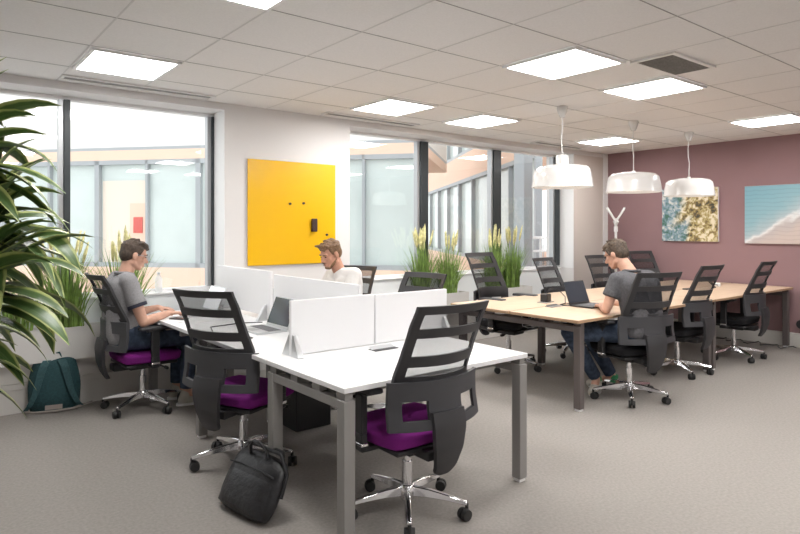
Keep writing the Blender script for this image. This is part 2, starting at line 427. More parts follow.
# ------------------------------------------------------------------ wall things
t = thing('board', 'large yellow glass board on the white wall pier', 'board', (3.0, YW-.016, 1.62))
MB().box((0, 0, 0), (.99, .012, 1.03)).build('panel', M['yellow'], t, bevel=.003)
b = MB()
for q in ((-.44, .46), (.44, .46), (-.44, -.46), (.44, -.46)): b.cyl((q[0], .006, q[1]), (q[0], .0155, q[1]), .012)
b.build('wall_spacer', M['silver'], t)
for (x, z, lab) in ((2.955, 1.713, 'small black magnet on the yellow board, leftmost'), (3.11, 1.722, 'small black magnet on the yellow board, right of the first'), (3.385, 1.40, 'small black magnet low on the yellow board near the man')):
    b = MB(); b.cyl((x, YW-.038, z), (x, YW-.0225, z), .011, .013); tag(b.build('board_magnet', M['plastic'], smooth=40), lab, 'magnet', 'magnets on the yellow board')
t = thing('board_eraser', 'dark brown board eraser stuck on the yellow board', 'eraser', (3.225, YW-.041, 1.50))
MB().box((0, -.004, 0), (.058, .028, .135)).build('body', mat('dark brown plastic', (.04, .018, .015), .5), t, bevel=.005)
MB().box((0, .014, 0), (.05, .008, .125)).build('felt', M['plastic'], t)

def canvas(name, label, y, z, w, h, m):
    t = thing(name, label, 'picture', (X1-.0175, y, z))
    MB().box((0, 0, 0), (.035, w, h)).build('canvas', M['paper'], t)
    MB().box((-.0185, 0, 0), (.002, w-.002, h-.002)).build('print', m, t)
canvas('wall_picture', 'square picture of sunlit rocks and scrub on the mauve wall', 4.185, 1.66, .79, .745, M['art_rocks'])
canvas('wall_picture', 'picture of a pale beach and turquoise sea on the mauve wall', 2.86, 1.645, 1.18, .745, M['art_beach'])
t = thing('wall_socket', 'dark cable outlet on the mauve wall at the right edge', 'socket', (X1-.018, 2.80, .285))
b = MB(); b.cyl((-.014, 0, 0), (.016, 0, 0), .055, .06, n=20); b.build('cover', M['plastic'], t, smooth=40)
b = MB(); b.tube([(-.012, 0, -.04), (-.03, 0, -.07), (-.045, .0, -.10)], .006); b.build('cable', M['plastic'], t, smooth=60)

# coat stand
t = thing('coat_stand', 'white coat stand with branching hooks in the corner by the mauve wall', 'coat stand', (8.20, 5.12, 0))
MB().lathe([(.001, 0), (.19, 0), (.19, .012), (.03, .025), (.001, .025)], n=32).build('base', M['lamp_white'], t, smooth=40)
MB().tube([(0, 0, .02), (.0, 0, .9), (.0, 0, 1.62)], [.022, .02, .018], n=12).build('pole', M['lamp_white'], t, smooth=60)
for k, (zz, ln, a0) in enumerate(((1.60, .13, -.68), (1.60, .13, 2.46), (1.52, .08, .9), (1.52, .08, 4.04))):
    dx, dy = math.cos(a0), math.sin(a0)
    up = .18 if ln > .1 else .06
    MB().tube([(0, 0, zz-.03), (dx*ln*.5, dy*ln*.5, zz+up*.4), (dx*ln*.9, dy*ln*.9, zz+up*.85), (dx*ln, dy*ln, zz+up)], [.016, .017, .021, .016], n=10).build('hook', M['lamp_white'], t, smooth=60)
MB().tube([(0, 0, .0+1.5), (0, 0, 1.42)], .03, n=12).build('collar', M['lamp_white'], t, smooth=40)

# ------------------------------------------------------------------ desks
DZ = .74
def desk(name, label, x0, x1, y0, y1, top, frame, legs, tops=None, group=None, slots=None, edge=None, beams=True):
    t = thing(name, label, 'desk', (x0, y0, 0), 0, group)
    L = lambda p: (p[0]-x0, p[1]-y0, p[2])
    for (a0, a1, c0, c1) in (tops or [(x0, x1, y0, y1)]):
        o = MB().box2(L((a0, c0, DZ-.026)), L((a1, c1, DZ))).build('tabletop', top, t, bevel=.003)
        if edge: MB().box2(L((a0-.001, c0-.001, DZ-.0245)), L((a1+.001, c1+.001, DZ-.004))).build('edge_band', edge, o)
    for (lx, ly) in legs:
        o = MB().box2(L((lx-.031, ly-.031, .018)), L((lx+.031, ly+.031, DZ-.062))).build('leg', frame, t, bevel=.004)
        MB().box2(L((lx-.024, ly-.024, 0)), L((lx+.024, ly+.024, .018))).build('foot', M['trim_white'], o)
    if beams:
        ys = sorted({round(l[1], 3) for l in legs}); xs = sorted({round(l[0], 3) for l in legs})
        for x in xs:
            yy = [l[1] for l in legs if abs(l[0]-x) < .01]
            if len(yy) > 1: MB().box2(L((x-.025, min(yy), DZ-.108)), L((x+.025, max(yy), DZ-.062))).build('cross_beam', frame, t, bevel=.003)
        ym = (y0+y1)/2
        for q in (ym-.18, ym+.18):
            if len(xs) > 1: MB().box2(L((xs[0], q-.02, DZ-.10)), L((xs[-1], q+.02, DZ-.062))).build('rail', frame, t)
    if slots:   # spacers between the frame and the top
        for (lx, ly) in slots: MB().box2(L((lx-.02, ly-.035, DZ-.064)), L((lx+.02, ly+.035, DZ-.026))).build('spacer', frame, t)
    return t
G = 'white bench desks'
DX0, DX1 = 1.52, 2.79
desk('white_desk', 'white desk at the near end of the bench, purple chair in front of it', DX0, DX1, 2.31, 3.10, M['white_top'], M['desk_grey'],
     [(1.553, 2.345), (1.553, 3.045), (2.757, 2.345), (2.757, 3.045)], group=G, slots=[(1.553, 2.36), (1.553, 2.58), (1.553, 2.80), (1.553, 3.03), (2.757, 2.36), (2.757, 3.0)])
desk('white_desk', 'white desk with a dark-screened silver laptop, left row of the bench', DX0, 2.185, 3.105, 4.30, M['white_top'], M['desk_grey'], [(2.12, 3.2), (1.585, 4.22), (2.12, 4.22)], group=G, slots=[(2.12, 3.2), (1.585, 4.22), (2.12, 4.22)])
desk('white_desk', 'white desk of the man in grey polo, beside the left window', DX0, 2.185, 4.305, 5.46, M['white_top'], M['desk_grey'], [(1.60, 5.38), (2.12, 5.38)], group=G, slots=[(1.60, 5.38), (2.12, 5.38)])
desk('white_desk', 'white desk behind the screens beside an empty black mesh chair', 2.195, DX1, 3.105, 4.30, M['white_top'], M['desk_grey'], [(2.70, 3.2), (2.70, 4.22)], group=G, slots=[(2.70, 3.2), (2.70, 4.22)])
desk('white_desk', 'white desk behind the screens where the man in white sits', 2.195, DX1, 4.305, 5.46, M['white_top'], M['desk_grey'], [(2.70, 5.38), (2.28, 5.38)], group=G, slots=[(2.70, 5.38), (2.28, 5.38)])

def screen(label, a, c, z0, z1, brackets):
    """upright panel from a to c (x,y); brackets at fractions along it"""
    a, c = V((*a, 0)), V((*c, 0)); L = (c-a).length; ang = math.atan2(c.y-a.y, c.x-a.x)
    t = thing('desk_screen', label, 'desk screen', (a.x, a.y, DZ), ang, 'white screens on the bench desks')
    MB().box2((0, -.0125, z0-DZ), (L, .0125, z1-DZ)).build('panel', M['screen_white'], t, bevel=.004)
    for q in brackets:
        b = MB(); x = q*L
        for sgn in (-1, 1):
            b.add([(x-.02, sgn*.0135, 0), (x+.02, sgn*.0135, 0), (x+.02, sgn*.095, 0), (x-.02, sgn*.095, 0), (x-.012, sgn*.0135, .125), (x+.012, sgn*.0135, .125), (x+.012, sgn*.03, .12), (x-.012, sgn*.03, .12)],
                  [(0, 1, 2, 3), (4, 7, 6, 5), (0, 4, 5, 1), (1, 5, 6, 2), (2, 6, 7, 3), (3, 7, 4, 0)])
        b.box((x, 0, .004), (.04, .19, .007))
        b.build('bracket', M['silver'], t, bevel=.004)
    return t
screen('white screen panel along the bench nearest the left window', (2.19, 4.36), (2.19, 5.43), DZ+.035, 1.13, (.06, .93))
screen('white screen panel along the bench in front of the man in white', (2.19, 3.15), (2.19, 4.30), DZ+.035, 1.11, (.93,))
screen('white cross screen on the near desk, left half beside the silver laptop', (1.665, 3.085), (2.245, 3.085), DZ+.006, 1.055, (.03,))
screen('white cross screen on the near desk, right half behind the near purple chair', (2.255, 3.085), (2.86, 3.085), DZ+.006, 1.05, (.95,))

t = thing('power_flap', 'small white cable flap with dark slot on the near white desk', 'cable flap', (2.21, 2.93, DZ))
MB().box((0, 0, .002), (.17, .075, .004)).build('slot', M['plastic'], t)
MB().box((0, .022, .010), (.17, .04, .003), (.35, 0, 0)).build('lid', M['silver'], t)

# wooden desks
GW = 'wooden desks by the mauve wall'
wd1 = desk('wooden_desk', 'long maple-topped desk where the man in the charcoal shirt works', 4.09, 6.42, 2.88, 4.34, M['maple'], M['desk_dark'],
     [(4.18, 2.94), (4.18, 4.26), (5.30, 4.20), (6.375, 2.94), (6.375, 4.26)], tops=[(4.09, 6.42, 2.88, 3.59), (4.09, 6.42, 3.61, 4.34)], group=GW, edge=M['maple_edge'],
     slots=[(4.18, 2.94), (4.18, 3.3), (4.18, 3.9), (4.18, 4.26), (6.375, 2.94), (6.375, 4.26), (5.3, 4.2)])
wd2 = desk('wooden_desk', 'maple-topped desk with empty black chairs, touching the mauve wall', 6.43, 8.52, 2.88, 4.34, M['maple'], M['desk_dark'],
     [(6.475, 2.94), (6.475, 4.26), (8.46, 2.94), (8.46, 4.26)], tops=[(6.43, 8.52, 2.88, 3.59), (6.43, 8.52, 3.61, 4.34)], group=GW, edge=M['maple_edge'],
     slots=[(6.475, 2.94), (6.475, 4.26), (8.46, 2.94), (8.46, 4.26)])
b = MB()
for k in range(6):
    x = 4.30+k*.07-4.09
    pts = [(x+.0, .62+.035*math.cos(a), .635+.042*math.sin(a)) for a in [i*2*PI/14 for i in range(15)]]
    b.tube(pts, .005, n=6)
b.tube([(4.22-4.09, .62, .592), (5.3-4.09, .62, .592)], .004, n=6); b.tube([(4.22-4.09, .58, .60), (5.3-4.09, .58, .60)], .004, n=6); b.tube([(4.22-4.09, .66, .60), (5.3-4.09, .66, .60)], .004, n=6)
for k in range(12):
    x = .14+k*.095; b.tube([(x, .55, .685), (x, .56, .60), (x, .62, .592), (x, .68, .60), (x, .69, .685)], .003, n=6)
b.build('cable_tray', M['alu_light'], wd1, smooth=60)

# ------------------------------------------------------------------ task chairs
def lerp_tab(tab, z):
    for (a, p), (c, q) in zip(tab, tab[1:]):
        if z <= c: k = max(0, (z-a)/(c-a)); k = k*k*(3-2*k)*.35+k*.65; return p+(q-p)*k
    return tab[-1][1]
PROF = [(.28, -.222), (.34, -.255), (.42, -.282), (.52, -.292), (.63, -.270), (.74, -.268), (.88, -.306), (1.0, -.350), (1.11, -.402)]
HW = [(.28, .20), (.50, .242), (.74, .236), (.92, .226), (1.11, .222)]
CURV = [(.28, .02), (.50, .10), (.74, .09), (.92, .06), (1.11, .048)]
def back_pt(u, z, off=0, wide=1.):
    return V((u*lerp_tab(HW, z)*wide, lerp_tab(PROF, z)+lerp_tab(CURV, z)*u*u+off, z))
def rib(b, u0, u1, z0, z1, off, th, nu=6, nz=6, wide=1., sag=0.):
    def fn(a, c):
        u = u0+(u1-u0)*a; z = z0+(z1-z0)*c+sag*(1-u*u)
        return back_pt(u, z, off, wide), back_pt(u, z, off-th, wide)
    b.slab(fn, nu, nz)
def make_chair(label, group, seat):
    t = thing('office_chair', label, 'chair', (0, 0, 0), 0, group)
    # seat cushion: rounded slab with a dished top
    b = MB()
    def fn(a, c):
        x, y = a*2-1, c*2-1
        k = 1-.09*(abs(x)**4)*(abs(y)**4)
        sx, sy = x*.262*(1-.08*max(0, -y)**2)*k, y*.235*k+.015
        e = max(abs(x), abs(y))**6
        top = .492-.018*e-.010*(1-x*x)*(1-(y+.3)**2)-.022*max(0, y-.55)
        return V((sx, sy, top)), V((sx*.95, sy*.95, .398+.014*e))
    b.slab(fn, 14, 14); b.build('seat', M[seat], t, smooth=60, bevel=.014, seg=3)
    b = MB(); b.box((0, .01, .386), (.41, .40, .024)); b.box((0, .0, .355), (.17, .25, .045)); b.box((0, -.16, .362), (.12, .16, .05))
    b.build('seat_pan', M['plastic'], t, bevel=.008)
    b = MB(); b.cyl((.08, .08, .36), (.25, .10, .355), .007); b.cyl((.23, .10, .355), (.27, .10, .355), .014, .012); b.build('lever', M['plastic'], t, smooth=40)
    # back frame
    b = MB(); th = .018
    rib(b, -1, -.83, .68, 1.11, 0, th, 3, 16); rib(b, .83, 1, .68, 1.11, 0, th, 3, 16)
    rib(b, -.84, .84, 1.07, 1.11, 0, th, 14, 3); rib(b, -.84, .84, .955, 1.0, 0, th, 14, 3); rib(b, -.84, .84, .812, .865, 0, th, 14, 3)
    rib(b, -.84, .84, .68, .765, 0, th, 14, 3)
    b.build('backrest', M['bar'], t, smooth=45)
    b = MB()
    def fm(a, c):
        u = -.85+1.7*a; z = .74+.345*c
        return back_pt(u, z, -.006), back_pt(u, z, -.0066)
    b.slab(fm, 14, 14); b.build('back_mesh', M['mesh'], t, smooth=60)
    # shell round the lower back, with an opening each side of the broad centre post
    b = MB(); o2 = -.019
    rib(b, -1, 1, .655, .745, o2, .02, 18, 4, 1.18); rib(b, -1, 1, .52, .565, o2, .02, 18, 3, 1.18)
    rib(b, -1, -.80, .56, .66, o2, .02, 3, 6, 1.18); rib(b, .80, 1, .56, .66, o2, .02, 3, 6, 1.18); rib(b, -.36, .36, .56, .66, o2, .02, 8, 6, 1.18)
    b.build('lumbar_shell', M['shell'], t, smooth=45)
    b = MB()
    def fp(a, c):
        z = .28+.32*c; u = (a*2-1)*.36*(1-.30*(1-c)**2); z2 = z+.03*abs(a*2-1)**4*(1-c)**3
        return back_pt(u, z2, o2-.018, 1.14), back_pt(u, z2, o2-.042, 1.14)
    b.slab(fp, 10, 14); b.build('back_post', M['bar'], t, smooth=45)
    # arms
    for s in (-1, 1):
        a = MB(); a.box((s*.285, .0, .56), (.036, .062, .20)); a.box((s*.275, .0, .662), (.05, .12, .02)); a.box((s*.235, .0, .384), (.13, .06, .024)); a.box((s*.285, 0, .42), (.036, .062, .09))
        ar = a.build('armrest', M['plastic'], t, bevel=.008)
        MB().box((s*.275, .01, .684), (.082, .26, .026)).build('arm_pad', M['shell'], ar, bevel=.011, seg=3)
        MB().box((s*.285, 0, .41), (.040, .066, .018)).build('clamp', M['chrome'], ar, bevel=.004)
    # lift and star base
    b = MB(); b.cyl((0, 0, .20), (0, 0, .345), .019, n=20); b.cyl((0, 0, .10), (0, 0, .265), .027, n=20); b.build('gas_lift', M['chrome'], t, smooth=40)
    b = MB(); b.lathe([(.001, .145), (.032, .145), (.045, .125), (.045, .085), (.03, .06), (.001, .06)], n=24)
    for k in range(5):
        a = 2*PI*k/5+PI/2; d = V((math.cos(a), math.sin(a), 0)); n = V((-d.y, d.x, 0))
        sec = [(.03, .022, .138, .088), (.12, .023, .130, .092), (.22, .020, .112, .086), (.315, .016, .092, .074)]
        vs = []
        for r, w, zt, zb in sec: vs += [d*r-n*w+V((0, 0, zb)), d*r+n*w+V((0, 0, zb)), d*r+n*w*.55+V((0, 0, zt)), d*r-n*w*.55+V((0, 0, zt))]
        fs = [(i*4+j, i*4+(j+1) % 4, i*4+4+(j+1) % 4, i*4+4+j) for i in range(3) for j in range(4)]+[(0, 3, 2, 1), (12, 13, 14, 15)]
        b.add(vs, fs)
    b.build('star_base', M['chrome'], t, smooth=45, bevel=.004)
    for k in range(5):
        a = 2*PI*k/5+PI/2; d = V((math.cos(a), math.sin(a), 0)); a2 = a+1.1+k
        e = V((math.cos(a2), math.sin(a2), 0)); nn = V((-e.y, e.x, 0)); c = d*.312+V((0, 0, .0305))+e*.015
        b = MB(); 
        for sg in (-1, 1): b.cyl(c+nn*sg*.006, c+nn*sg*.026, .030, .027, n=20)
        b.cyl(d*.312+V((0, 0, .035)), d*.312+V((0, 0, .08)), .009); b.box(c+V((0, 0, .010)), (.02, .02, .035))
        b.build('caster', M['rubber'], t, smooth=40)
    return t
GP, GB = 'purple-seated mesh office chairs', 'black mesh office chairs'
chP = make_chair('purple-seated mesh office chair at the near desk, back to the viewer', GP, 'purple_seat')
chP.location = (2.00, 2.45, 0); chP.rotation_euler.z = -.02
dup(chP, (1.62, 3.60, 0), -PI/2+.45, 'purple-seated mesh office chair with a black laptop bag beside it')
dup(chP, (1.47, 5.22, 0), -PI/2+.05, 'purple-seated mesh office chair occupied by the man in grey polo')
chB = make_chair('black mesh office chair under the man in the charcoal shirt', GB, 'black_seat')
chB.location = (4.83, 2.89, 0); chB.rotation_euler.z = -.33
dup(chB, (6.07, 3.10, 0), -.02, 'empty black mesh chair right behind the seated man, second along the wooden desks')
dup(chB, (7.28, 3.06, 0), .05, 'empty black mesh chair nearest the beach picture, tucked under the wooden desk')
dup(chB, (4.93, 4.34, 0), PI+.12, 'empty black mesh chair between the tall grass plants at the far side').scale = (1.08, 1.08, 1.08)
dup(chB, (6.02, 4.36, 0), PI+.12, 'empty black mesh chair on the far side behind the dark laptop, before the window')
dup(chB, (7.12, 4.40, 0), PI-.1, 'empty black mesh chair hidden behind the head of the man in charcoal')
dup(chB, (8.14, 4.40, 0), PI-.25, 'empty black mesh chair under the rocky picture, by the mauve wall').scale = (1.03, 1.03, 1.03)
dup(chB, (2.83, 3.64, 0), PI/2+.10, 'empty black mesh chair peeping over the right white cross screen')
dup(chB, (2.96, 4.66, 0), PI/2+.38, 'black mesh chair behind the man in the white shirt')
dup(chB, (8.17, 2.26, 0), .5, 'black chair outside the right edge, one caster showing')

# ------------------------------------------------------------------ plants
def planter(label, x0, x1, z0=.40, z1=.66):
    t = thing('planter_box', label, 'planter', ((x0+x1)/2, 5.64, z0), 0, 'white planter boxes by the windows')
    L, D, Hh = x1-x0, .18, z1-z0; b = MB()
    b.box((0, -D/2+.008, Hh/2), (L, .016, Hh)); b.box((0, D/2-.008, Hh/2), (L, .016, Hh)); b.box((-L/2+.008, 0, Hh/2), (.016, D-.032, Hh)); b.box((L/2-.008, 0, Hh/2), (.016, D-.032, Hh)); b.box((0, 0, .008), (L-.032, D-.032, .016))
    b.build('box', M['pot'], t)
    MB().box((0, 0, Hh-.04), (L-.034, D-.034, .03)).build('soil', M['soil'], t)
planter('long white planter box under the left window behind the backpack', -1.2, 1.66)
planter('white planter box under the second window, left one behind the near chair', 4.50, 5.55)
planter('white planter box under the second window, right one with an end in view', 5.86, 6.80)

def grass_plant(label, x, n, h, spread, nsp, hs, seed):
    rnd = random.Random(seed)
    t = thing('grass_plant', label, 'potted grass', (x, 5.64, .648), 0, 'tall grass plants in the planters')
    b = MB()
    for k in range(n):
        a = rnd.uniform(0, 2*PI); r0 = rnd.uniform(0, .085); lean = rnd.uniform(.0, 1)**1.3*spread
        hh = h*rnd.uniform(.55, 1.05); w = rnd.uniform(.0035, .0065); ph = rnd.uniform(0, PI)
        bx, by = r0*math.cos(a)*1.6, r0*math.sin(a)*.9
        prev = None; vs = []; uvs = []
        N = 5
        for i in range(N+1):
            s = i/N; d = lean*s**1.8
            p = V((bx+d*math.cos(a), by+d*math.sin(a)*.55, hh*(s-.12*lean/spread*s*s))); p.y = max(-.30, min(.062, p.y))
            ww = w*(1-s**2.5)+.0006
            o = V((math.cos(ph), math.sin(ph), 0))*ww
            vs += [p-o, p+o]
        b.add(vs, [(2*i, 2*i+1, 2*i+3, 2*i+2) for i in range(N)])
    b.build('blades', M['grass'], t, smooth='all')
    st = MB(); sp = MB()
    for k in range(nsp):
        a = rnd.uniform(0, 2*PI); r0 = rnd.uniform(0, .05); lean = rnd.uniform(0, .8)*spread*.75; hh = hs*rnd.uniform(.85, 1.05)
        q = lambda s: V((r0*math.cos(a)*1.6+lean*s*s*math.cos(a), min(.045, r0*math.sin(a)+lean*s*s*math.sin(a)*.5), hh*s))
        st.tube([q(0), q(.4), q(.8)], .0025, n=5)
        sp.tube([q(.74), q(.78), q(.86), q(.94), q(1.)], [.003, .012, .014, .010, .002], n=7)
        for j in range(14):
            s = rnd.uniform(.76, .98); p = q(s); e = V((rnd.uniform(-1, 1), rnd.uniform(-1, 1), rnd.uniform(.2, 1))).normalized()*.02
            sp.tube([p, p+e], [.005, .001], n=4)
    st.build('stems', M['grass'], t, smooth='all'); sp.build('flower_spikes', M['spike'], t, smooth='all')
grass_plant('tall grass plant in the long left planter beside the window mullion', .99, 190, .66, .27, 9, .82, 1)
grass_plant('tall grass plant in the long left planter right behind the man in grey polo', 1.43, 190, .66, .27, 9, .82, 2)
grass_plant('low grass plant in the long left planter half behind the leafy plant', .62, 80, .45, .18, 4, .62, 6)
grass_plant('tall grass plant left of the second window mullion, behind the black chair', 4.84, 210, .66, .32, 13, .84, 3)
grass_plant('tall grass plant right of the second window mullion, before the outer facade', 5.27, 190, .62, .30, 8, .83, 4)
grass_plant('tall grass plant in the right planter, left half', 6.10, 190, .66, .26, 12, .85, 5)
grass_plant('tall grass plant in the right planter, right half by the grey column', 6.47, 210, .68, .28, 11, .85, 8)

# big striped plant in the left foreground
t = thing('dragon_tree', 'large leafy plant with cream-striped leaves at the left edge', 'potted plant', (.04, 2.66, 0))
MB().lathe([(.001, 0), (.15, 0), (.19, .34), (.20, .36), (.18, .36), (.17, .30), (.001, .30)], n=36).build('pot', M['pot'], t, smooth=40)
MB().lathe([(.001, .31), (.172, .31)], n=30).build('soil', M['soil'], t)
heads = [((.08, .0, 1.78), 18, .95), ((.16, .08, 1.52), 15, 1.), ((-.03, -.08, 1.48), 15, 1.), ((.14, -.10, 1.34), 16, 1.), ((.06, .12, 1.22), 15, 1.), ((-.10, .06, 1.62), 11, 1.), ((-.02, .0, 1.08), 13, .85)]
b = MB()
for (hx, hy, hz), n, k in heads:
    b.tube([(hx*.3, hy*.3, .30), (hx*.7, hy*.7, .3+(hz-.3)*.6), (hx, hy, hz)], [.022, .018, .014], n=8)
b.build('stems', M['trunk_bark'], t, smooth=60)
rnd = random.Random(11); b = MB()
def leaf(p, az, el, L, w, droop, twist):
    d = V((math.cos(az)*math.cos(el), math.sin(az)*math.cos(el), math.sin(el))); side = V((-math.sin(az), math.cos(az), 0))
    N = 9; pos = V(p); vs = []; fs = []; uvs = []; ds = L/N; cur = d.copy()
    for i in range(N+1):
        s = i/N
        ww = w*max(.02, (min(1, .35+s*2.2))*(1-max(0, (s-.35)/.65)**2.0))
        nrm = side.cross(cur).normalized()
        if nrm.z < 0 and i == 0: side = -side; nrm = -nrm
        tw = twist*s; sd = side*math.cos(tw)+nrm*math.sin(tw); up = nrm*math.cos(tw)-side*math.sin(tw)
        vs += [pos-sd*ww+up*ww*.28, pos, pos+sd*ww+up*ww*.28]
        pos = pos+cur*ds
        cur = (cur+V((0, 0, -droop*ds*(.6+1.6*s)))).normalized()
    for i in range(N):
        a, c = i*3, i*3+3
        fs += [(a, a+1, c+1, c), (a+1, a+2, c+2, c+1)]
        uvs += [[(0, i/N), (.5, i/N), (.5, (i+1)/N), (0, (i+1)/N)], [(.5, i/N), (1, i/N), (1, (i+1)/N), (.5, (i+1)/N)]]
    b.add(vs, fs, 0, uvs)
for (hx, hy, hz), n, k in heads:
    for i in range(n*2+12):
        az = i*2.399+rnd.uniform(-.3, .3); s = i/(n*2+12)
        el = 1.25-1.45*s+rnd.uniform(-.2, .2)
        leaf((hx, hy, hz-.16*s+.02), az, el, rnd.uniform(.34, .48)*k*(.75+.35*s), rnd.uniform(.036, .056), rnd.uniform(1.4, 4.0), rnd.uniform(-.6, .6))
b.build('foliage', M['leaf'], t, smooth='all')

# ------------------------------------------------------------------ things on the desks and sill
def laptop(label, loc, rz, open_deg, body, lcd, w=.33, d=.23):
    """local: user sits at -Y, hinge at +Y"""
    t = thing('laptop', label, 'laptop', loc, rz)
    base = MB().box((0, 0, .008), (w, d, .014)).build('base', M[body], t, bevel=.003)
    b = MB()
    for j in range(5):
        for i in range(12): b.box((-w*.42+i*w*.0765, .065-j*.0195, .0158), (w*.065, .016, .003))
    b.build('keyboard', M['keys'], base)
    MB().box((0, -.068, .0155), (.10, .065, .0015)).build('trackpad', M['keys'] if body == 'plastic' else M['alu_light'], base)
    a = math.radians(open_deg-90); R = Matrix.Rotation(-a, 3, 'X'); o = V((0, d/2-.002, .014))
    P = lambda p: o+R @ V(p)
    b = MB(); b.box(P((0, .004, .112)), (w, .008, .222), R); lid = b.build('lid', M[body], t, bevel=.003)
    MB().box(P((0, -.0006, .116)), (w-.012, .0012, .196), R).build('display', M[lcd], lid)
    return t
laptop('open silver laptop with dark display on the white desk beside the screens', (1.935, 4.00, DZ), -PI/2, 112, 'silver', 'lcd')
laptop('pale laptop in front of the man in grey polo by the left window', (1.88, 5.14, DZ), -PI/2, 112, 'silver', 'lcd_lit')
laptop('black laptop the man in the charcoal shirt is typing on', (4.94, 3.345, DZ), .03, 110, 'plastic', 'lcd')
laptop('laptop of the man in white, behind the white screen', (2.52, 4.62, DZ), PI/2, 105, 'silver', 'lcd')

t = thing('water_bottle', 'small clear plastic water bottle on the window sill', 'bottle', (1.76, 5.755, SILL))
MB().lathe([(.001, 0), (.03, .002), (.032, .01), (.031, .05), (.033, .055), (.031, .06), (.032, .11), (.026, .14), (.012, .16), (.012, .165), (.001, .165)], n=24).build('body', M['clear_plastic'], t, smooth=40)
MB().lathe([(.001, .165), (.015, .165), (.015, .185), (.001, .185)], n=20).build('cap', M['cap_blue'], t, smooth=40)
b = MB(); b.tube([(1.62, 3.62, DZ+.004), (1.75, 3.75, DZ+.004), (1.72, 3.95, DZ+.004), (1.62, 4.10, DZ+.004), (1.70, 4.35, DZ+.004), (1.95, 4.40, DZ+.004), (2.10, 4.33, DZ+.004)], .004, n=6)
tag(b.build('laptop_cable', M['plastic'], smooth=60), 'thin black cable lying on the white desk behind the silver laptop', 'cable')
for q in ((1.72, 4.70, .3), (1.68, 5.28, -.2)):
    tag(MB().box((q[0], q[1], DZ+.0015), (.21, .15, .003), (0, 0, q[2])).build('paper_sheet', M['paper']), 'white paper sheet on the desk of the man in grey polo', 'paper', 'papers on the desk by the left window')
t = thing('phone', 'black phone in front of the hands of the man in grey polo', 'phone', (1.66, 4.91, DZ), .5)
MB().box((0, 0, .004), (.07, .145, .008)).build('body', M['plastic'], t, bevel=.003)
MB().box((0, 0, .0084), (.064, .135, .0006)).build('display', M['lcd'], t)

t = thing('power_adapter', 'black cube power adapter plugged into the wooden desk', 'adapter', (4.86, 3.80, DZ), .2)
MB().box((0, 0, .046), (.09, .075, .075)).build('body', M['plastic'], t, bevel=.006)
MB().box((0, 0, .004), (.16, .10, .008)).build('socket_plate', M['alu_light'], t)
b = MB(); b.tube([(4.88, 3.80, DZ+.09), (4.90, 3.78, DZ+.13), (4.96, 3.72, DZ+.12), (4.98, 3.66, DZ+.06), (4.90, 3.60, DZ+.006), (4.80, 3.58, DZ+.005), (4.76, 3.50, DZ+.005), (4.84, 3.40, DZ+.005), (4.90, 3.46, DZ+.005), (4.86, 3.55, DZ+.010)], .0045, n=6)
tag(b.build('adapter_cable', M['plastic'], smooth=60), 'looping black cable from the cube adapter to the black laptop', 'cable')
t = thing('cable_flap', 'dark cable flap in the wooden desk beside the adapter', 'cable flap', (4.66, 3.545, DZ))
MB().box((0, 0, .003), (.17, .08, .006)).build('plate', M['vent'], t)
MB().box((0, .02, .009), (.15, .04, .003), (.3, 0, 0)).build('lid', M['plastic'], t)
t = thing('pen_cup', 'black square pen cup behind the black laptop', 'pen cup', (5.42, 3.86, DZ))
b = MB(); b.box((0, -.038, .055), (.08, .004, .11)); b.box((0, .038, .055), (.08, .004, .11)); b.box((-.038, 0, .055), (.004, .072, .11)); b.box((.038, 0, .055), (.004, .072, .11)); b.box((0, 0, .003), (.072, .072, .006)); b.build('cup', M['plastic'], t)
b = MB(); b.cyl((.01, .0, .006), (.03, .01, .16), .005); b.cyl((-.01, .01, .006), (-.03, .0, .155), .005); b.build('pens', M['plastic'], t)
t = thing('power_adapter', 'small pale adapter with looped cable on the far wooden desk', 'adapter', (7.92, 3.52, DZ), .4)
MB().box((0, 0, .02), (.12, .06, .04)).build('body', M['trim_white'], t, bevel=.006)
b = MB(); b.tube([(-.06, 0, .02), (-.14, .04, .03), (-.20, .10, .10), (-.14, .16, .13), (-.06, .12, .08), (-.10, .04, .006), (-.25, .02, .006), (-.4, .06, .006)], .006, n=6); b.build('cable', M['plastic'], t, smooth=60)
tag(MB().box((7.25, 3.56, DZ+.006), (.18, .06, .012)).build('desk_outlet', M['plastic']), 'flat black outlet strip on the far wooden desk near the looped cable', 'outlet')
b = MB(); pts = []
for i in range(60):
    s = i/59; pts.append((8.30+.10*math.sin(i*1.1), 4.9-2.1*s, .012+.02*abs(math.sin(i*.9))))
b.tube(pts, .006, n=6)
tag(b.build('floor_cable', M['plastic'], smooth=60), 'tangled black cable on the floor along the mauve wall', 'cable')

t = thing('waste_bin', 'black bin in the dark under the white bench desks', 'bin', (2.30, 4.05, 0))
b = MB(); b.box((0, 0, .01), (.26, .30, .02)); b.box((0, -.15, .17), (.28, .01, .34)); b.box((0, .15, .17), (.28, .01, .34)); b.box((-.14, 0, .17), (.01, .30, .34)); b.box((.14, 0, .17), (.01, .30, .34)); b.build('body', M['plastic'], t)
b = MB(); b.box((0, -.155, .335), (.30, .015, .02)); b.box((0, .155, .335), (.30, .015, .02)); b.box((-.145, 0, .335), (.015, .30, .02)); b.box((.145, 0, .335), (.015, .30, .02)); b.build('rim', M['shell'], t)

